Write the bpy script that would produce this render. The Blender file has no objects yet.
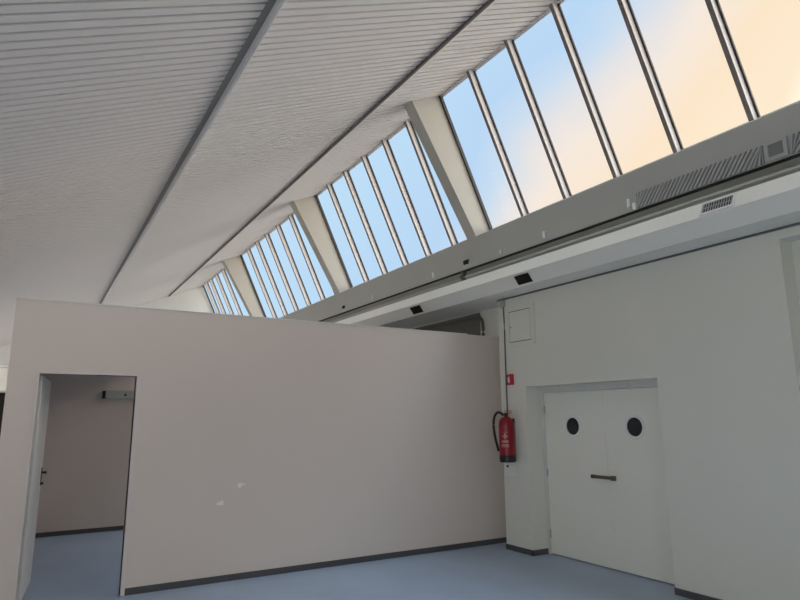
import bpy, bmesh, math, random
from mathutils import Vector, Matrix
random.seed(7)
sc = bpy.context.scene
COL = sc.collection

# ------------------------------------------------------------------ camera
YAW, PITCH, ROLL = math.radians(30.78), math.radians(11.075), math.radians(-.325)
EYE = 1.7
fw = Vector((math.sin(YAW)*math.cos(PITCH), math.cos(YAW)*math.cos(PITCH), math.sin(PITCH)))
rt = Vector((math.cos(YAW), -math.sin(YAW), 0)); up = rt.cross(fw)
rt2 = math.cos(ROLL)*rt + math.sin(ROLL)*up; up2 = -math.sin(ROLL)*rt + math.cos(ROLL)*up
cam = bpy.data.cameras.new('camera'); cam.sensor_width = 36; cam.lens = 603.99*36/800
cam_o = bpy.data.objects.new('camera', cam); COL.objects.link(cam_o)
m = Matrix.Identity(4)
for i in range(3):
    m[i][0], m[i][1], m[i][2] = rt2[i], up2[i], -fw[i]
m[0][3], m[1][3], m[2][3] = 0, 0, EYE
cam_o.matrix_world = m
sc.camera = cam_o

# ------------------------------------------------------------------ view
sc.view_settings.view_transform = 'Standard'
sc.view_settings.look = 'None'
sc.view_settings.exposure = 0
sc.view_settings.gamma = 1
sc.view_settings.use_curve_mapping = False
sc.cycles.use_denoising = True
sc.cycles.max_bounces = 12
sc.cycles.diffuse_bounces = 7
sc.cycles.transparent_max_bounces = 16
sc.cycles.sample_clamp_indirect = 6

def lin(r, g, b, a=1):
    f = lambda c: (c/255/12.92) if c/255 <= .04045 else ((c/255+.055)/1.055)**2.4
    return (f(r), f(g), f(b), a)

# ------------------------------------------------------------------ world: dusk sky, blue over peach cloud
w = bpy.data.worlds.new('sky'); sc.world = w; w.use_nodes = True
nt = w.node_tree; N = nt.nodes; L = nt.links; N.clear()
def nd(t, **k):
    n = N.new(t)
    for a, b in k.items(): setattr(n, a, b)
    return n
GLOW, ZEN = 8.0, 4.0
tc = nd('ShaderNodeTexCoord')
def dotn(vec):
    n = nd('ShaderNodeVectorMath', operation='DOT_PRODUCT'); L.new(tc.outputs['Generated'], n.inputs[0]); n.inputs[1].default_value = vec
    return n.outputs['Value']
def math_(op, a, b=None, c=None):
    n = nd('ShaderNodeMath', operation=op)
    for i, v in enumerate((a, b, c)):
        if v is None: continue
        if isinstance(v, (int, float)): n.inputs[i].default_value = v
        else: L.new(v, n.inputs[i])
    return n.outputs[0]
noise = nd('ShaderNodeTexNoise'); noise.inputs['Scale'].default_value = 3.2; noise.inputs['Detail'].default_value = 3; noise.inputs['Roughness'].default_value = .5
L.new(tc.outputs['Generated'], noise.inputs['Vector'])
BAND = (0.7423, -0.4193, -0.5226)          # normal of the cloud edge, set by eye against the sky
t_ = math_('ADD', dotn(BAND), math_('MULTIPLY', math_('SUBTRACT', noise.outputs['Fac'], .5), .22))
ramp = nd('ShaderNodeValToRGB'); cr = ramp.color_ramp
L.new(math_('MULTIPLY_ADD', t_, 2.0, .5), ramp.inputs['Fac'])
stops = [(0.0, (190, 222, 247)), (.32, (186, 216, 245)), (.41, (203, 222, 241)), (.50, (228, 228, 231)), (.60, (246, 234, 222)), (.75, (253, 231, 203)), (1, (255, 236, 208))]
cr.elements[0].position = stops[0][0]; cr.elements[0].color = lin(*stops[0][1])
cr.elements[1].position = stops[-1][0]; cr.elements[1].color = lin(*stops[-1][1])
for p_, c_ in stops[1:-1]:
    e = cr.elements.new(p_); e.color = lin(*c_)
# the half of the sky behind the camera is unseen and brightened to add light
behind = nd('ShaderNodeMapRange'); behind.inputs['From Min'].default_value = .15; behind.inputs['From Max'].default_value = -.8
behind.inputs['To Min'].default_value = 1; behind.inputs['To Max'].default_value = 1.6
L.new(dotn((0, 1, 0)), behind.inputs['Value'])
low = nd('ShaderNodeMapRange'); low.inputs['From Min'].default_value = -.12; low.inputs['From Max'].default_value = .02
low.inputs['To Min'].default_value = .18; low.inputs['To Max'].default_value = 1
L.new(dotn((0, 0, 1)), low.inputs['Value'])
bg = nd('ShaderNodeBackground')
# unseen parts of the sky boosted for light: a low band beside the hall, the zenith
glow = nd('ShaderNodeMapRange', interpolation_type='SMOOTHSTEP'); glow.inputs['From Min'].default_value = .76; glow.inputs['From Max'].default_value = .97
glow.inputs['To Min'].default_value = 0; glow.inputs['To Max'].default_value = GLOW
L.new(dotn((.975, -.2, .08)), glow.inputs['Value'])
zen = nd('ShaderNodeMapRange', interpolation_type='SMOOTHSTEP'); zen.inputs['From Min'].default_value = .60; zen.inputs['From Max'].default_value = .88
zen.inputs['To Min'].default_value = 0; zen.inputs['To Max'].default_value = ZEN
L.new(dotn((0, 0, 1)), zen.inputs['Value'])
def scaled(fac, col):
    n = nd('ShaderNodeVectorMath', operation='SCALE'); n.inputs[0].default_value = col; L.new(fac, n.inputs['Scale']); return n.outputs[0]
def vadd(a, b):
    n = nd('ShaderNodeVectorMath', operation='ADD'); L.new(a, n.inputs[0]); L.new(b, n.inputs[1]); return n.outputs[0]
base = nd('ShaderNodeVectorMath', operation='SCALE'); L.new(ramp.outputs['Color'], base.inputs[0]); L.new(behind.outputs[0], base.inputs['Scale'])
allsky = vadd(vadd(base.outputs[0], scaled(glow.outputs[0], (1.0, .975, .935))), scaled(zen.outputs[0], (.78, .90, 1.0)))
L.new(allsky, bg.inputs['Color'])
L.new(low.outputs[0], bg.inputs['Strength'])
wo = nd('ShaderNodeOutputWorld'); L.new(bg.outputs[0], wo.inputs['Surface'])

def area(name, loc, direction, sx, sy, power, color):
    l = bpy.data.lights.new(name, 'AREA'); l.shape = 'RECTANGLE'; l.size = sx; l.size_y = sy; l.energy = power; l.color = color
    o = bpy.data.objects.new(name, l); COL.objects.link(o); o.location = loc
    o.rotation_euler = Vector(direction).to_track_quat('-Z', 'Y').to_euler()
    return o
# fill added at unseen, guessed windows behind and beside the camera; then warm light of the far side window
area('added_light_back', (-2.15, -6.35, 1.95), (0, 1, .08), 4.2, 2.3, 35, (1, .98, .95))
area('added_light_side', (-4.85, -1.5, 1.6), (1, .1, .1), 1.6, 6, 370, (1, .98, .93))
area('daylight_left', (-4.85, 18.0, 1.6), (1, 0, .7), 1.6, 4.5, 350, (1, .86, .7))

# ------------------------------------------------------------------ materials
def mat(name, rgb, rough=.6, metal=0, noise_amt=.05, scale=6, bump=0, spec=.4, second=None, detail=4):
    mt = bpy.data.materials.new(name); mt.use_nodes = True
    n = mt.node_tree.nodes; l = mt.node_tree.links; b = n['Principled BSDF']
    b.inputs['Roughness'].default_value = rough; b.inputs['Metallic'].default_value = metal
    b.inputs['Specular IOR Level'].default_value = spec
    t = n.new('ShaderNodeTexCoord'); x = n.new('ShaderNodeTexNoise')
    x.inputs['Scale'].default_value = scale; x.inputs['Detail'].default_value = detail
    l.new(t.outputs['Object'], x.inputs['Vector'])
    r = n.new('ShaderNodeMix'); r.data_type = 'RGBA'
    r.inputs[6].default_value = tuple(c*(1-noise_amt) for c in rgb)+(1,)
    r.inputs[7].default_value = (tuple(min(1, c*(1+noise_amt)) for c in rgb) if second is None else second)+(1,)
    l.new(x.outputs['Fac'], r.inputs[0]); l.new(r.outputs[2], b.inputs['Base Color'])
    if bump:
        x2 = n.new('ShaderNodeTexNoise'); x2.inputs['Scale'].default_value = 90; x2.inputs['Detail'].default_value = 3
        l.new(t.outputs['Object'], x2.inputs['Vector'])
        bp = n.new('ShaderNodeBump'); bp.inputs['Strength'].default_value = bump; bp.inputs['Distance'].default_value = .004
        l.new(x2.outputs['Fac'], bp.inputs['Height']); l.new(bp.outputs[0], b.inputs['Normal'])
    return mt
M = dict(
    ceil=mat('ceiling_boards', (.74, .705, .685), .55, noise_amt=.03, scale=.6),
    ceil_back=mat('ceiling_void', (.04, .037, .035), .9),
    roof=mat('roof_cover', (.3, .3, .3), .9),
    beam_paint=mat('beam_paint', (.66, .66, .66), .5),
    shade_strip=mat('shade_grey', (.30, .29, .28), .7),  # ceiling shade beside a fin, put into a grey strip
    shaded_web=mat('shaded_web', (.16, .13, .12), .5),  # brown that stands for the shaded side of the fin
    wall=mat('grey_green_paint', (.75, .74, .66), .75, noise_amt=.03, scale=1.3, bump=.15),
    pink=mat('rose_grey_paint', (.75, .665, .61), .8, noise_amt=.03, scale=1.1, bump=.15),
    end=mat('end_wall_paint', (.60, .61, .60), .8),
    bulk=mat('bulkhead_plaster', (.87, .855, .785), .7, noise_amt=.03, scale=2),
    gutter=mat('gutter_beam_concrete', (.42, .42, .395), .8, noise_amt=.06, scale=1.4, bump=.2),
    post=mat('post_paint', (.46, .44, .395), .7, noise_amt=.04, scale=2),
    frame=mat('window_frame_paint', (.74, .70, .70), .45),
    gasket=mat('window_gasket', (.04, .035, .035), .6),
    olive=mat('dark_brown_sheet', (.17, .16, .135), .7),
    casing=mat('casing_paint', (.74, .68, .65), .6),
    bar_shade=mat('bar_shade_brown', (.20, .17, .155), .5),  # dark brown stands in for backlit shade on the bars' inner faces
    sill=mat('sill_metal', (.45, .38, .30), .5),
    base=mat('skirting_vinyl', (.085, .085, .09), .45),
    door=mat('door_paint', (.84, .825, .74), .45, noise_amt=.03, scale=1.5),
    doorframe=mat('door_frame_paint', (.69, .68, .65), .45),
    white=mat('white_paint', (.80, .80, .78), .4),
    leaf_white=mat('leaf_white', (.88, .86, .84), .45),
    black=mat('black_plastic', (.015, .015, .015), .4),
    void=mat('dark_void', (.012, .012, .012), .9),
    brass=mat('brown_metal', (.16, .13, .11), .35, metal=.6),
    steel=mat('dull_steel', (.45, .45, .46), .4, metal=.7),
    red=mat('extinguisher_red', (.27, .008, .02), .3),
    signred=mat('sign_red', (.5, .03, .05), .4),
    label=mat('label_print', (.50, .20, .17), .5),
    cable=mat('cable_grey', (.13, .135, .135), .6),
    grille=mat('grille_metal', (.40, .40, .40), .5),
    grille_dark=mat('grille_dark_grey', (.20, .20, .20), .8),  # dark grey of the grille backing and box window
    plate=mat('grey_plate', (.47, .48, .46), .5),
    plaster=mat('bare_plaster', (.9, .88, .85), .9),
    wire=mat('dark_glass_speck', (.03, .03, .035), .25),
)
# floor: worn blue-grey vinyl
fm = mat('blue_grey_vinyl', (.34, .445, .60), .42, noise_amt=.1, scale=1.2, detail=8, second=(.47, .57, .72)); M['floor'] = fm
# glass: clear with a weak mirror
gm = bpy.data.materials.new('clear_glass'); gm.use_nodes = True; n = gm.node_tree.nodes; l = gm.node_tree.links; n.clear()
o = n.new('ShaderNodeOutputMaterial'); mx = n.new('ShaderNodeMixShader'); tr = n.new('ShaderNodeBsdfTransparent'); gl = n.new('ShaderNodeBsdfGlossy')
gl.inputs['Roughness'].default_value = .03; mx.inputs[0].default_value = .001; tr.inputs[0].default_value = (1, 1, 1, 1)
l.new(tr.outputs[0], mx.inputs[1]); l.new(gl.outputs[0], mx.inputs[2]); l.new(mx.outputs[0], o.inputs[0]); M['glass'] = gm
pg = bpy.data.materials.new('porthole_glass'); pg.use_nodes = True
pb = pg.node_tree.nodes['Principled BSDF']; pb.inputs['Base Color'].default_value = (.012, .013, .016, 1); pb.inputs['Roughness'].default_value = .12
M['porthole'] = pg

# ------------------------------------------------------------------ builders
def link(name, bm, material, parent=None, smooth=False, bevel=0):
    bmesh.ops.recalc_face_normals(bm, faces=bm.faces)
    me = bpy.data.meshes.new(name); bm.to_mesh(me); bm.free()
    mats = material if isinstance(material, (list, tuple)) else [material]
    for x in mats: me.materials.append(M[x])
    if smooth:
        for p in me.polygons: p.use_smooth = True
        me.set_sharp_from_angle(angle=math.radians(40))
    o = bpy.data.objects.new(name, me); COL.objects.link(o)
    if parent is not None:
        o.parent = parent
        o.matrix_parent_inverse = Matrix.Translation(-parent.location) if parent.type != 'EMPTY' else Matrix.Identity(4)
    if bevel:
        b = o.modifiers.new('bevel', 'BEVEL'); b.width = bevel; b.segments = 2; b.limit_method = 'ANGLE'
    return o
def box(bm, x0, x1, y0, y1, z0, z1, mi=0):
    v = [bm.verts.new((x, y, z)) for x in (x0, x1) for y in (y0, y1) for z in (z0, z1)]
    for q in ((0,1,3,2), (4,6,7,5), (0,4,5,1), (2,3,7,6), (0,2,6,4), (1,5,7,3)):
        f = bm.faces.new([v[i] for i in q]); f.material_index = mi
def prism_y(bm, poly, y0, y1, mi=0):
    a = [bm.verts.new((x, y0, z)) for x, z in poly]; b = [bm.verts.new((x, y1, z)) for x, z in poly]
    n_ = len(poly)
    fs = [bm.faces.new(a), bm.faces.new(b[::-1])]
    for i in range(n_): fs.append(bm.faces.new((a[i], a[(i+1) % n_], b[(i+1) % n_], b[i])))
    for f in fs: f.material_index = mi
def ring(bm, c, ax, r, n_=20):
    ax = Vector(ax).normalized(); s = ax.cross(Vector((0, 0, 1)))
    if s.length < .01: s = Vector((1, 0, 0))
    s.normalize(); t = ax.cross(s)
    return [bm.verts.new(Vector(c)+r*(math.cos(a)*s+math.sin(a)*t)) for a in [2*math.pi*i/n_ for i in range(n_)]]
def bridge(bm, A, B):
    for i in range(len(A)): bm.faces.new((A[i], A[(i+1) % len(A)], B[(i+1) % len(A)], B[i]))
def cyl(bm, p, q, r, n_=20, r2=None):
    d = Vector(q)-Vector(p); A = ring(bm, p, d, r, n_); B = ring(bm, q, d, r if r2 is None else r2, n_)
    bridge(bm, A, B); bm.faces.new(A); bm.faces.new(B[::-1])
def lathe(bm, c, prof, n_=28):
    prev = None
    for r, z in prof:
        R = [bm.verts.new((c[0]+r*math.cos(a), c[1]+r*math.sin(a), c[2]+z)) for a in [2*math.pi*i/n_ for i in range(n_)]]
        if prev: bridge(bm, prev, R)
        else: bm.faces.new(R)
        prev = R
    bm.faces.new(prev)
def tube(bm, pts, r, n_=10, steps=6):
    P = [Vector(p) for p in pts]; path = []
    for i in range(len(P)-1):
        a = P[max(i-1, 0)]; b = P[i]; c = P[i+1]; d = P[min(i+2, len(P)-1)]
        for k in range(steps):
            t = k/steps
            path.append(.5*((2*b)+(c-a)*t+(2*a-5*b+4*c-d)*t*t+(-a+3*b-3*c+d)*t**3))
    path.append(P[-1]); prev = None
    for i, p in enumerate(path):
        d = (path[min(i+1, len(path)-1)]-path[max(i-1, 0)]).normalized()
        R = ring(bm, p, d, r, n_)
        if prev: bridge(bm, prev, R)
        else: bm.faces.new(R)
        prev = R
    bm.faces.new(prev)
def nb(): return bmesh.new()
def onebox(name, material, dims, parent=None, bevel=0):
    b = nb(); box(b, *dims); return link(name, b, material, parent, bevel=bevel)
def struct(o): o['kind'] = 'structure'; return o
def thing(name, label, cat, group=None):
    o = bpy.data.objects.new(name, None); o.empty_display_size = .1; COL.objects.link(o)
    o['label'] = label; o['category'] = cat
    if group: o['group'] = group
    return o
def tag(o, label, cat, group=None):
    o['label'] = label; o['category'] = cat
    if group: o['group'] = group
    return o
def sroot(name):
    o = bpy.data.objects.new(name, None); o.empty_display_size = .1; COL.objects.link(o); return struct(o)

# ------------------------------------------------------------------ dimensions
XG = 5.58
XW = 5.53                       # long wall with the double door
Y0, Y1 = -6.0, 22.8             # the hall's ends
XL = -4.6                       # low side wall
TAN = math.tan(math.radians(23.5)); CA, SA = math.cos(math.radians(23.5)), math.sin(math.radians(23.5))
XT, ZT = 4.98, 6.635            # top edge of the glazing
def roof_z(x): return ZT-(XT-x)*TAN
GA = math.radians(65.5)         # glazing slope
GX, GZ = 5.9, 4.609
def gl_pt(s, d=0):              # s up the glazing from its foot, d into the room
    return (GX-s*math.cos(GA)-d*math.sin(GA), GZ+s*math.sin(GA)-d*math.cos(GA))
GL = 2.224

# ------------------------------------------------------------------ floor, walls
struct(onebox('floor', 'floor', (XL-.3, 6.6, Y0-.3, Y1+.3, -.12, 0)))

# right wall: pier, lintel over the double door, wall to the recess by the frame's right edge
ZS = 3.342                      # soffit of the bulkhead
b = nb()
box(b, XW, 6.3, 6.06, 6.56, 0, ZS+.25)
box(b, XW, 6.3, 4.07, 6.06, 2.10, ZS+.25)
box(b, XW, 6.3, 2.71, 4.07, 0, ZS+.25)
box(b, XW, 6.3, -.2, 2.71, 3.24, ZS+.25)
box(b, XW+.2, 6.3, -.2, 2.71, 0, 3.24)
box(b, XW, 6.3, Y0, -.2, 0, ZS+.25)
box(b, XW+.31, 6.3, 4.07, 6.06, 0, 2.10)
box(b, XW+.34, 6.3, 6.56, Y1, 0, ZS+.25)
struct(link('wall_right', b, 'wall'))
b = nb(); box(b, XW+.30, 6.3, Y0, Y1, ZS+.25, 4.0); struct(link('wall_right_upper', b, 'gutter'))  # recess wall in the beam's darker grey; its shade is in the colour
b = nb(); box(b, XW+.33, XW+.34, 7.4, Y1, 0, ZS-.02); struct(link('wall_right_dark', b, 'olive'))  # sheet added over the wall beyond the pier to darken it
# concrete gutter beam under the glazing
b = nb()
prism_y(b, [(XG+.01, 3.974), (XG+.01, 4.445), (XG+.03, 4.46), (6.3, 4.46), (6.3, 3.974)], Y0, Y1)
struct(link('trim_1', b, 'gutter'))
b = nb(); box(b, XG-.002, XG+.05, Y0, 22, 3.960, 3.974); struct(link('trim_13', b, 'void'))  # black strip standing in for the shadow gap under the beam
# boxed duct along the wall head: flat soffit, upright face, splayed top
AX = 5.196; BX, BZ = 5.08, 3.493; CT = (5.155, 3.650)
b = nb()
prism_y(b, [(5.93, ZS), (AX, ZS), (BX, BZ), CT, (5.70, CT[1]), (5.93, CT[1])], Y0, Y1-.001)
struct(link('trim_2', b, 'bulk'))
# thin dark line where the duct meets the wall
b = nb(); box(b, XW-.014, XW, -6, 6.56, ZS-.02, ZS+.002); struct(link('trim_3', b, 'cable'))

# far end wall with a pale panel band and a dark doorway at its left
b = nb()
GAB = [(5.93, 4.46), gl_pt(GL, 0), (XL, roof_z(XL)+.01)]
prism_y(b, [(XL, 2.57), (5.93, 2.57)]+GAB, Y1, Y1+.25)
box(b, XL, -2.4, Y1, Y1+.25, 0, 2.57); box(b, -.70, 5.93, Y1, Y1+.25, 0, 2.57)
box(b, -2.4, -.70, Y1+.2, Y1+.25, 0, 2.57)
struct(link('wall_back', b, 'end'))
onebox('door_3', 'void', (-2.36, -.72, Y1+.1, Y1+.14, .01, 2.55)); struct(bpy.data.objects['door_3'])
b = nb(); box(b, -2.5, -.6, Y1-.05, Y1, 2.62, 3.32); box(b, -2.5, -.6, Y1-.08, Y1, 3.34, 3.40); box(b, -2.5, -.6, Y1-.07, Y1, 2.94, 2.97)
struct(link('trim_4', b, 'white'))

# unseen wall behind the camera with a window added for light, low side wall with one far window and one added
b = nb()
box(b, XL-.25, 5.93, Y0-.25, Y0, 0, .7); prism_y(b, [(XL, roof_z(XL)-.3), (3.8, 3.2), (5.93, 3.2)]+GAB, Y0-.25, Y0)
box(b, XL-.25, -4.3, Y0-.25, Y0, .7, 3.2); box(b, 0, 5.93, Y0-.25, Y0, .7, 3.2); box(b, XL, 0, Y0-.25, Y0, 2.2, 2.3); box(b, -2, 3.8, Y0-.25, Y0, 3.2, 3.4)
struct(link('wall_front', b, 'wall'))
b = nb()
box(b, XL-.25, XL, Y0, -4.5, 0, 3.2); box(b, XL-.25, XL, 1.5, 15, 0, 3.2); box(b, XL-.25, XL, -4.5, 1.5, 0, .8); box(b, XL-.25, XL, -4.5, 1.5, 2.4, 3.2); box(b, XL-.25, XL, 20, Y1+.25, 0, 3.2); box(b, XL-.25, XL, 15, 20, 0, .8); box(b, XL-.25, XL, 15, 20, 2.4, 3.2)
struct(link('wall_left', b, 'end'))
def plain_window(name, boxes_frame, pane_dims):
    r = sroot(name); f = nb()
    for q in boxes_frame: box(f, *q)
    link('window_frame', f, 'frame', r); onebox('pane', 'glass', pane_dims, r)
plain_window('window_6', [(x-.03, x+.03, Y0-.17, Y0-.1, .7, 3.2) for x in (-4.27, -2.15, -.03)]+[(-4.3, 0, Y0-.17, Y0-.1, .7, .76), (-4.3, 0, Y0-.17, Y0-.1, 3.14, 3.2)], (-4.3, 0, Y0-.14, Y0-.13, .7, 3.2))  # unseen window added to light the hall from behind
plain_window('window_7', [(XL-.17, XL-.1, y-.03, y+.03, .8, 2.4) for y in (15.03, 16.67, 18.33, 19.97)]+[(XL-.17, XL-.1, 15, 20, .8, .86), (XL-.17, XL-.1, 15, 20, 2.34, 2.4)], (XL-.14, XL-.13, 15, 20, .8, 2.4))

plain_window('window_8', [(XL-.17, XL-.1, y-.03, y+.03, .8, 2.4) for y in (-4.47, -2.5, -.5, 1.47)]+[(XL-.17, XL-.1, -4.5, 1.5, .8, .86), (XL-.17, XL-.1, -4.5, 1.5, 2.34, 2.4)], (XL-.14, XL-.13, -4.5, 1.5, .8, 2.4))  # unseen window added to light the hall from the side
# ------------------------------------------------------------------ ceiling: narrow boards across the slope
b = nb()
SP = .1125; GAP = .031; TH = .028
def slope_quad(bm, x0, x1, y0, y1, t0, t1, mi):
    # slab parallel to the roof slope; t = offset above the ceiling plane
    P = []
    for x in (x0, x1):
        for t in (t0, t1):
            P.append((x-SA*t, roof_z(x)+CA*t))
    prism_y(bm, [P[0], P[2], P[3], P[1]], y0, y1, mi)
y = 4.193-SP*90
while y < Y1-.02:
    slope_quad(b, XL-.1, XT, y+GAP, min(y+SP, Y1), 0, TH, 0); y += SP
slope_quad(b, XL-.3, XT, Y0-.2, Y1+.2, TH, TH+.02, 1)
slope_quad(b, XL-.3, XT+.02, Y0-.2, Y1+.2, TH+.02, .25, 2)
struct(link('ceiling', b, ['ceil', 'ceil_back', 'roof']))
# fins running the length of the ceiling: web painted dark as in shade, pale edge strip
def rail(name, x, wd, dp, lip, web, shade_strip, y1=Y1):
    b = nb()
    def q(s0, s1, t0, t1, mi):
        P = [(x+CA*s_-SA*t, roof_z(x)+SA*s_+CA*t) for s_, t in ((s0, t0), (s1, t0), (s1, t1), (s0, t1))]
        prism_y(b, P, Y0, y1, mi)
    q(-wd, 0, -dp, .01, web); q(0, lip, -dp-.004, .01, 1)
    if shade_strip: q(-wd-shade_strip, -wd, -.006, .01, 2)  # strip stands in for the shadow the fin casts on the ceiling
    return struct(link(name, b, ['shaded_web', 'white' if name == 'trim_5' else 'beam_paint', 'shade_strip']))
rail('trim_5', 3.815, .035, .036, .022, 0, 0)
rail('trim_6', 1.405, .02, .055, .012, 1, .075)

# ------------------------------------------------------------------ glazing bays
def strip(bm, y0, y1, s0, s1, d0, d1, mi=0):
    prism_y(bm, [gl_pt(s0, d0), gl_pt(s1, d0), gl_pt(s1, d1), gl_pt(s0, d1)], y0, y1, mi)
bays = [  # near side, far side, glazing bars
    (-5.9, 1.62, [-5.1, -4.28, -3.46, -2.64, -1.82, -1.0, -.18, .62]),
    (1.98, 7.10, [2.13, 2.96, 3.80, 4.62, 5.45, 6.28]),
    (7.32, 12.03, [8.02, 8.82, 9.62, 10.43, 11.24]),
    (12.27, 17.86, [12.75, 13.55, 14.45, 15.33, 16.18, 17.02]),
    (18.10, 22.76, [18.9, 19.85, 20.7, 21.5, 22.15]),
]
for i, (ya, yb, bars) in enumerate(bays):
    r = sroot('window_%d' % (i+1))
    f = nb()
    strip(f, ya, yb, -.17, .0, -.03, .015); link('window_frame', f, 'sill', r)
    f = nb(); strip(f, ya, yb, GL-.02, GL+.03, -.03, .012); link('head_frame', f, 'frame', r)
    f = nb(); strip(f, ya, ya+.03, -.15, GL, -.02, .02); strip(f, yb-.03, yb, -.15, GL, -.02, .03); link('side_jamb', f, 'gasket', r)
    e = [ya]+bars+[yb]
    for k in range(len(e)-1):
        f = nb(); strip(f, e[k]+.002, e[k+1]-.002, -.15, GL, -.008, 0); link('pane', f, 'glass', r)
    for yc in bars:
        f = nb(); strip(f, yc-.024, yc+.024, -.15, GL, .012, .092); mu = link('glazing_bar', f, 'frame', r)
        f = nb(); strip(f, yc-.0245, yc+.0245, -.15, GL, .0915, .098); link('shaded_face', f, 'bar_shade', mu)  # inner face darkened by colour, as turned away from the sky
        f = nb(); strip(f, yc-.045, yc+.045, -.15, GL, -.012, .0115); link('gasket', f, 'gasket', mu)
# concrete posts between bays, deeper at the head than at the foot
for k, (ya, yb) in enumerate([(1.62, 1.98), (7.10, 7.32), (12.03, 12.27), (17.86, 18.10)]):
    b = nb()
    prism_y(b, [(XT+.03, ZT+.01), (4.455, roof_z(4.455)+.01), (5.60, 4.455), (6.0, 4.455)], ya, yb)
    struct(link('trim_%d' % (7+k), b, 'post'))
# closing strip above the glazing head
b = nb(); prism_y(b, [(XT-.005, ZT-.002), (XT+.03, ZT-.03), (XT+.2, ZT+.2), (XT-.1, ZT+.2)], Y0, Y1); struct(link('trim_11', b, 'frame'))
# gable infill at the ends of the glazing
# ------------------------------------------------------------------ partition room
YP = 6.9; ZP = 2.875; PT = .10; XP0 = -.258
ZD = 2.15; XD0, XD1 = .006, .886; YB = 10.85
b = nb()
box(b, XP0, XD0, YP, YP+PT, 0, ZP); box(b, XD0, XD1, YP, YP+PT, ZD, ZP); box(b, XD1, XW+.32, YP, YP+PT, 0, ZP)
wp = struct(link('wall_partition', b, 'pink'))
# bare plaster patches where something was pulled off the partition
def patch(pts):
    b = nb(); a = [b.verts.new((x, YP-.003, z)) for x, z in pts]; c = [b.verts.new((x, YP+.002, z)) for x, z in pts]
    b.faces.new(a); b.faces.new(c[::-1])
    for i in range(len(pts)): b.faces.new((a[i], a[(i+1) % len(pts)], c[(i+1) % len(pts)], c[i]))
    link('plaster_patch', b, 'plaster', wp)
patch([(2.00, .985), (2.015, .955), (2.035, .95), (2.05, .975), (2.10, .99), (2.055, 1.0), (2.02, 1.005)])
patch([(1.775, .80), (1.80, .785), (1.845, .78), (1.86, .80), (1.85, .835), (1.82, .825)])
struct(onebox('wall_room_left', 'pink', (XP0, XP0+.1, YP+PT, YB, 0, ZP-.01)))
struct(onebox('wall_room_back', 'pink', (XP0, XW+.32, YB, YB+.1, 0, ZP-.01)))
struct(onebox('ceiling_room', 'end', (XP0+.1, 1.75, YP+PT, YB, ZP-.16, ZP-.06)))  # cut short out of view to let more light into the room
b = nb(); box(b, XP0-.01, XW-.3, YP-.008, YP+PT+.01, ZP, ZP+.010); struct(link('trim_12', b, 'white'))
# lining of the doorway and the white leaf standing open into the room
b = nb()
box(b, XD1, XD1+.04, YP-.008, YP+PT+.01, 0, ZD+.03); box(b, XD0-.02, XD1, YP-.008, YP+PT+.01, ZD, ZD+.03)
box(b, XD0-.02, XD0, YP-.006, YP+PT+.01, 0, ZD)
d2 = sroot('door_2')
link('door_frame', b, 'casing', d2)
ang = math.radians(5.3); T = Matrix.Translation((XD0+.028, YP+.06, 0)) @ Matrix.Rotation(-ang, 4, 'Z')
def leafbox(name, material, dims, bevel=0):
    b = nb(); box(b, *dims); bmesh.ops.transform(b, matrix=T, verts=b.verts); return link(name, b, material, d2, bevel=bevel)
leafbox('door_leaf', 'leaf_white', (-.04, 0, 0, 1.02, .008, ZD-.02), .002)
b = nb()
cyl(b, (0, .95, 1.14), (.05, .95, 1.14), .011, 12); cyl(b, (.045, .96, 1.14), (.045, .84, 1.138), .010, 12)
box(b, 0, .008, .932, .968, 1.0, 1.19); cyl(b, (0, .95, 1.03), (.03, .95, 1.02), .012, 12)
bmesh.ops.transform(b, matrix=T, verts=b.verts); link('door_handle', b, 'black', d2, smooth=True)

# skirtings
def skirt(name, boxes):
    b = nb()
    for q in boxes: box(b, *q)
    struct(link(name, b, 'base'))
H = .065
skirt('baseboard_partition', [(XP0, XD0-.02, YP-.012, YP, 0, H), (XD1+.04, XW+.33, YP-.012, YP, 0, H)])
skirt('baseboard_right', [(XW-.012, XW, 6.06-.012, 6.56, 0, H), (XW-.012, XW+.25, 6.06-.012, 6.06, 0, H), (XW-.012, XW, 2.71, 4.07, 0, H), (XW+.188, XW+.2, -.2, 2.71, 0, H)])
skirt('baseboard_room', [(XP0+.1, XW+.3, YB-.012, YB, 0, H), (XP0+.1, XP0+.112, YP+PT, YB, 0, H)])
skirt('baseboard_back', [(-.70, 5.9, Y1-.012, Y1, 0, H)])

# ------------------------------------------------------------------ double door
d1 = sroot('door_1'); XD = XW+.265
b = nb()
box(b, XD-.01, XD+.045, 4.07, 6.06, 2.022, 2.10); box(b, XD-.01, XD+.045, 6.01, 6.06, 0, 2.022); box(b, XD-.01, XD+.045, 4.07, 4.12, 0, 2.022)
box(b, XD-.022, XD-.01, 4.14, 6.0, 2.055, 2.07)
link('door_frame', b, 'doorframe', d1)
def leaf(ya, yb, yc):
    b = nb(); box(b, XD, XD+.04, ya, yb, .012, 2.018); lf = link('door_leaf', b, 'door', d1, bevel=.002)
    c = Vector((XD, yc, 1.59)); b = nb()
    prof = [(.102, .004), (.106, -.014), (.126, -.016), (.136, -.006), (.138, .004)]; prev = None; first = None
    for r, dx in prof:
        R = [b.verts.new((c.x+dx, c.y+r*math.cos(a), c.z+r*math.sin(a))) for a in [2*math.pi*i/40 for i in range(40)]]
        if prev: bridge(b, prev, R)
        prev = R
    link('porthole_rim', b, 'white', lf, smooth=True)
    b = nb(); cyl(b, c+Vector((-.004, 0, 0)), c+Vector((.002, 0, 0)), .104, 40); link('porthole_glass', b, 'porthole', lf)
    return lf
lf1 = leaf(5.035, 6.008, 5.52); lf2 = leaf(4.122, 5.031, 4.60)
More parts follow.
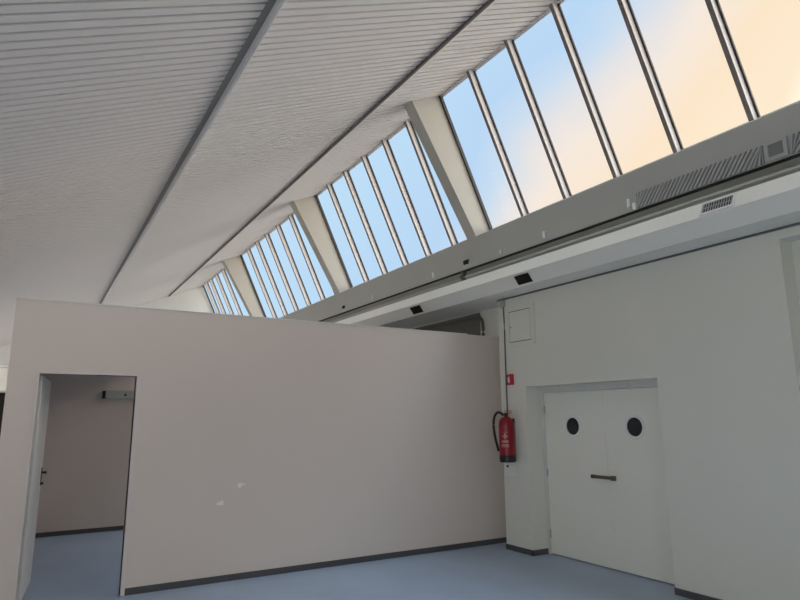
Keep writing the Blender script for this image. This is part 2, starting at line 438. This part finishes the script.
b = nb(); box(b, XD-.006, XD, 5.018, 5.050, .012, 2.018); link('door_astragal', b, 'door', lf1)
b = nb(); box(b, XD-.05, XD-.03, 4.925, 5.24, .992, 1.030); box(b, XD-.053, XD, 4.91, 4.955, .984, 1.036); box(b, XD-.05, XD, 5.21, 5.245, .99, 1.032)
link('door_handle', b, 'brass', lf2, bevel=.004)
b = nb(); box(b, XD-.05, XD-.012, 4.62, 4.86, 2.03, 2.062); box(b, XD-.045, XD-.012, 4.60, 4.62, 2.01, 2.07); link('door_closer', b, 'doorframe', d1, bevel=.003)
b = nb()
for z in (.25, 1.0, 1.8): cyl(b, (XD-.012, 6.0, z-.05), (XD-.012, 6.0, z+.05), .010, 10)
link('door_hinge', b, 'steel', lf1, smooth=True)

# ------------------------------------------------------------------ extinguisher and things around it on the pier
ex, ey, ez = XW-.125, 6.33, 1.125
t = thing('fire_extinguisher', 'red fire extinguisher with a black hose hanging on the grey pier', 'fire extinguisher')
t.location = (ex, ey, ez)
def part(name, b, material, parent, smooth=True):
    bmesh.ops.translate(b, verts=b.verts, vec=-Vector((ex, ey, ez))); return link(name, b, material, parent, smooth=smooth)
b = nb(); lathe(b, (ex, ey, ez), [(.088, .07), (.101, .075), (.1015, .47), (.097, .52), (.076, .56), (.042, .585), (.028, .59)]); cy = part('cylinder', b, 'red', t)
b = nb(); lathe(b, (ex, ey, ez), [(.088, 0), (.101, .004), (.1035, .03), (.1035, .085), (.101, .09)]); part('foot_ring', b, 'black', t)
b = nb()
def curved_patch(bm, a0, a1, z0, z1, r=.1028, n_=10):
    A = [bm.verts.new((ex+r*math.cos(a0+(a1-a0)*i/n_), ey+r*math.sin(a0+(a1-a0)*i/n_), ez+z0)) for i in range(n_+1)]
    B = [bm.verts.new((v.co.x, v.co.y, ez+z1)) for v in A]
    for i in range(n_): bm.faces.new((A[i], A[i+1], B[i+1], B[i]))
PA = math.radians(215)
for z0, z1, aw in ((.385, .39, .5), (.30, .37, .12), (.325, .345, .42), (.25, .285, .45), (.20, .235, .5), (.19, .193, .6)):
    curved_patch(b, PA-aw, PA+aw, z0, z1)
part('label_print', b, 'label', cy)
b = nb(); cyl(b, (ex, ey, ez+.58), (ex, ey, ez+.64), .024, 16); cyl(b, (ex, ey+.01, ez+.62), (ex, ey+.055, ez+.61), .013, 12); part('valve', b, 'black', t)
b = nb()
box(b, ex-.012, ex+.012, ey-.12, ey+.02, ez+.655, ez+.665); box(b, ex-.012, ex+.012, ey-.10, ey+.02, ez+.630, ez+.640)
part('squeeze_lever', b, 'signred', t)
b = nb(); tube(b, [(ex, ey+.05, ez+.61), (ex-.02, ey+.13, ez+.645), (ex-.03, ey+.20, ez+.59), (ex-.035, ey+.22, ez+.47), (ex-.04, ey+.19, ez+.32), (ex-.05, ey+.14, ez+.21), (ex-.05, ey+.115, ez+.14)], .017)
part('hose', b, 'black', t)
b = nb(); box(b, ex+.04, XW, ey-.02, ey+.02, ez+.50, ez+.56); part('wall_bracket', b, 'black', t, smooth=False)

t = thing('fire_sign', 'small red fire extinguisher sign high on the pier beside the thin cable', 'sign')
t.location = (XW, 6.365, 2.135)
b = nb(); box(b, -.006, 0, -.075, .075, 0, .145); sp = link('sign_plate', b, 'signred', t)
b = nb(); box(b, -.07, 0, -.082, -.076, 0, .145); link('sign_wing', b, 'signred', t)
b = nb(); box(b, -.0075, -.006, .0, .03, .03, .09); box(b, -.0075, -.006, .008, .022, .092, .108); box(b, -.0075, -.006, -.004, .02, .108, .114)
box(b, -.0075, -.006, .036, .041, .05, .105); box(b, -.0075, -.006, .02, .041, .1, .105); box(b, -.0075, -.006, -.05, -.02, .03, .06); box(b, -.0075, -.006, -.045, -.025, .07, .11)
link('sign_pictogram', b, 'plaster', sp)

t = thing('wall_tag', 'small pale card on the pier just under the fire extinguisher', 'card'); t.location = (XW, 6.43, .935)
b = nb(); box(b, -.004, 0, -.10, .10, 0, .13); link('card', b, 'white', t)
b = nb(); cyl(b, (-.02, .04, .125), (0, .04, .125), .014, 12); link('hook', b, 'black', t)

t = thing('access_panel', 'square grey access panel with a double outline, high on the wall beside the cable', 'panel'); t.location = (XW, 6.11, 2.645)
b = nb()
for q in ((-.285, -.215, 0, .55), (.215, .285, 0, .55), (-.215, .215, 0, .06), (-.215, .215, .49, .55)): box(b, -.014, 0, q[0], q[1], q[2], q[3])
link('panel_frame', b, 'wall', t)
b = nb(); box(b, -.004, 0, -.215, .215, .06, .49); link('panel_joint', b, 'cable', t)
b = nb(); box(b, -.014, -.004, -.205, .205, .07, .48); link('panel_door', b, 'wall', t, bevel=.002)
b = nb(); cyl(b, (-.018, .18, .27), (-.014, .18, .27), .01, 12); link('panel_lock', b, 'cable', t)

b = nb(); tube(b, [(XW-.01, 6.44, 3.325), (XW-.012, 6.425, 3.0), (XW-.012, 6.43, 2.4), (XW-.012, 6.43, 1.74)], .009, 8, 4)
tag(link('cable', b, 'cable', smooth=True), 'thin dark cable running down the pier to the fire extinguisher', 'cable')
t = thing('junction_box', 'small grey junction box under the duct at the head of the pier cable', 'box'); t.location = (XW, 6.44, 3.225)
b = nb(); box(b, -.04, 0, -.04, .045, 0, .09); link('box_body', b, 'plate', t, bevel=.004)
b = nb(); box(b, -.044, -.04, -.03, .035, .01, .08); link('box_lid', b, 'plate', t)

# pipe behind the partition, along the wall and down
b = nb(); tube(b, [(5.825, 12.0, 3.27), (5.825, 9.0, 3.26), (5.825, 7.50, 3.25), (5.825, 7.36, 3.23), (5.825, 7.29, 3.14), (5.825, 7.28, 2.85), (5.825, 7.28, 2.3)], .024, 12)
tag(link('drain_pipe', b, 'cable', smooth=True), 'dark bent pipe in the gap between partition top and duct', 'pipe')

# light fitting in the partition room
t = thing('wall_light', 'unlit grey tube light fitting on the back wall inside the open doorway', 'light'); t.location = (.90, YB, 2.03)
b = nb(); box(b, .04, 1.16, -.09, 0, 0, .13); lb = link('housing', b, 'plate', t, bevel=.012)
b = nb(); box(b, 0, .04, -.085, 0, .005, .125); link('end_cap', b, 'black', t, bevel=.004)
b = nb(); cyl(b, (.33, -.094, .065), (.33, -.09, .065), .018, 14); link('indicator', b, 'black', t)
b = nb(); box(b, .05, 1.14, -.05, 0, .131, .14); link('mounting_rail', b, 'plate', t)

# ------------------------------------------------------------------ vents in the duct
def face_frame(origin, u, v):   # local axes: u along Y, v up the face, n into the room
    u = Vector(u).normalized(); v = Vector(v).normalized(); n_ = v.cross(u)
    m_ = Matrix((u, v, n_)).transposed().to_4x4(); m_.translation = Vector(origin); return m_
def vent(label, origin, v, wd, ht, frame_mat, slat_mat, n_slats, group, border):
    t = thing('air_vent', label, 'vent', group); t.matrix_world = face_frame(origin, (0, 1, 0), v)
    b = nb(); e = border
    for q in ((-wd/2, wd/2, -ht/2, -ht/2+e), (-wd/2, wd/2, ht/2-e, ht/2), (-wd/2, -wd/2+e, -ht/2+e, ht/2-e), (wd/2-e, wd/2, -ht/2+e, ht/2-e)):
        box(b, q[0], q[1], q[2], q[3], -.01, .012)
    link('vent_frame', b, frame_mat, t)
    b = nb(); box(b, -wd/2+e, wd/2-e, -ht/2+e, ht/2-e, -.002, .002); link('vent_opening', b, 'void', t)
    for k in range(n_slats):
        x = -wd/2+e+(wd-2*e)*(k+.5)/n_slats
        b = nb(); box(b, x-.004, x+.004, -ht/2+e, ht/2-e, .002, .009); link('vent_slat', b, slat_mat, t)
    if n_slats:
        b = nb(); box(b, -wd/2+e, wd/2-e, -.003, .003, .004, .010); link('vent_crossbar', b, slat_mat, t)
sp_v = (CT[0]-BX, 0, CT[1]-BZ)
mid = ((BX+CT[0])/2, (BZ+CT[1])/2)
vent('white framed rectangular vent with grey bars on the bright upper face of the duct', (mid[0]-.001, 2.985, mid[1]), sp_v, .33, .145, 'white', 'grille', 12, None, .02)
vent('black square vent opening in the duct face above the pier and access panel', ((AX+BX)/2, 5.58, (ZS+BZ)/2), (BX-AX, 0, BZ-ZS), .25, .125, 'void', 'cable', 0, None, .008)
vent('black square vent opening in the duct face above the partition, farther of two', ((AX+BX)/2, 8.10, (ZS+BZ)/2), (BX-AX, 0, BZ-ZS), .28, .125, 'void', 'cable', 0, None, .008)

# ------------------------------------------------------------------ long grille and fittings on the gutter beam
XB = XG+.01
def ribbed_grille(label, y0, ln):
    t = thing('linear_grille', label, 'grille'); t.location = (XB, y0, 3.985)
    b = nb(); box(b, -.006, 0, 0, ln, 0, .185); link('back_panel', b, 'grille_dark', t)
    y_ = -.15
    while y_ < ln:
        a0, a1 = y_+.135, y_                     # foot farther away, head nearer: a slanted rib
        c = []
        for yy, zz in ((a0, 0), (a0+.022, 0), (a1+.022, .185), (a1, .185)): c.append((yy, zz))
        if c[1][0] > 0 and c[3][0] < ln:
            b = nb(); vs = [b.verts.new((dx, min(max(yy, 0), ln), zz)) for dx in (-.022, -.006) for yy, zz in c]
            b.faces.new(vs[:4]); b.faces.new(vs[4:][::-1])
            for i in range(4): b.faces.new((vs[i], vs[(i+1) % 4], vs[4+(i+1) % 4], vs[4+i]))
            link('rib', b, 'grille', t)
        y_ += .05
ribbed_grille('long ribbed metal grille low on the grey beam under the windows', 2.775, 1.40)
ribbed_grille('short ribbed grille at the near end, right of the framed box on the beam', 1.60, .93)
t = thing('control_box', 'grey framed box with a dark window between the two ribbed grilles', 'box'); t.location = (XB, 2.555, 3.99)
b = nb()
for q in ((0, .20, 0, .035), (0, .20, .155, .185), (0, .035, .035, .155), (.165, .20, .035, .155)): box(b, -.03, 0, *q)
link('box_frame', b, 'grille', t, bevel=.003)
b = nb(); box(b, -.02, 0, .035, .165, .035, .155); link('dark_window', b, 'grille_dark', t)

clips = [(4.27, .10, .014, 'white upright clip on the beam at the far end of the ribbed grille'),
         (5.62, .085, .016, 'white upright clip on the beam midway between grille and first post'),
         (6.50, .05, .010, 'small faint clip on the beam between the midway clip and first post'),
         (8.25, .085, .016, 'pale clip on the beam below the second bay of windows, near one'),
         (10.40, .085, .016, 'pale clip on the beam below the second bay of windows, far one')]
for y_, h_, r_, lb_ in clips:
    t = thing('cable_clip', lb_, 'clip', 'clips along the beam under the windows'); t.location = (XB, y_, 4.03)
    b = nb(); box(b, -.035, -.012, -r_, r_, 0, h_); link('clip_body', b, 'white', t, bevel=.004)
    b = nb(); box(b, -.012, 0, -r_-.006, r_+.006, -.01, h_+.01); link('clip_foot', b, 'plate', t)
t = thing('cable_clip', 'grey short clip right beside the white clip at the grille end', 'clip', 'clips along the beam under the windows'); t.location = (XB, 4.195, 3.985)
b = nb(); box(b, -.04, -.01, -.014, .014, 0, .075); link('clip_body', b, 'bulk', t, bevel=.004)
b = nb(); box(b, -.01, 0, -.02, .02, -.01, .085); link('clip_foot', b, 'plate', t)
for y_, s_, lb_ in ((7.33, .055, 'small black square sensor on a grey plate on the beam below the first post'), (11.75, .05, 'tiny black round sensor on the beam below the second post')):
    t = thing('beam_sensor', lb_, 'sensor'); t.location = (XB, y_, 4.02)
    b = nb(); box(b, -.01, 0, -.1, .1, -.02, .13); link('sensor_plate', b, 'plate', t)
    b = nb(); box(b, -.04, -.01, -s_, s_, .03, .03+1.3*s_); link('sensor_eye', b, 'void', t, bevel=.01)
# pipe along the wall between beam and duct, with the bracket it starts from
b = nb(); tube(b, [(XG+.045, 7.45, 3.878), (XG+.045, 4.0, 3.878), (XG+.045, 0, 3.878), (XG+.045, -5.8, 3.878)], .013, 10, 2)
tag(link('conduit_pipe', b, 'plate', smooth=True), 'long grey conduit running between the beam and the duct', 'pipe')
t = thing('pipe_bracket', 'dark bracket at the far end of the conduit below the first post', 'bracket'); t.location = (XG+.07, 7.47, 3.82)
b = nb(); box(b, -.06, 0, -.03, .03, -.03, .15); link('bracket_plate', b, 'cable', t)
b = nb(); cyl(b, (-.09, 0, .06), (0, 0, .06), .025, 12); link('bracket_bolt', b, 'cable', t)
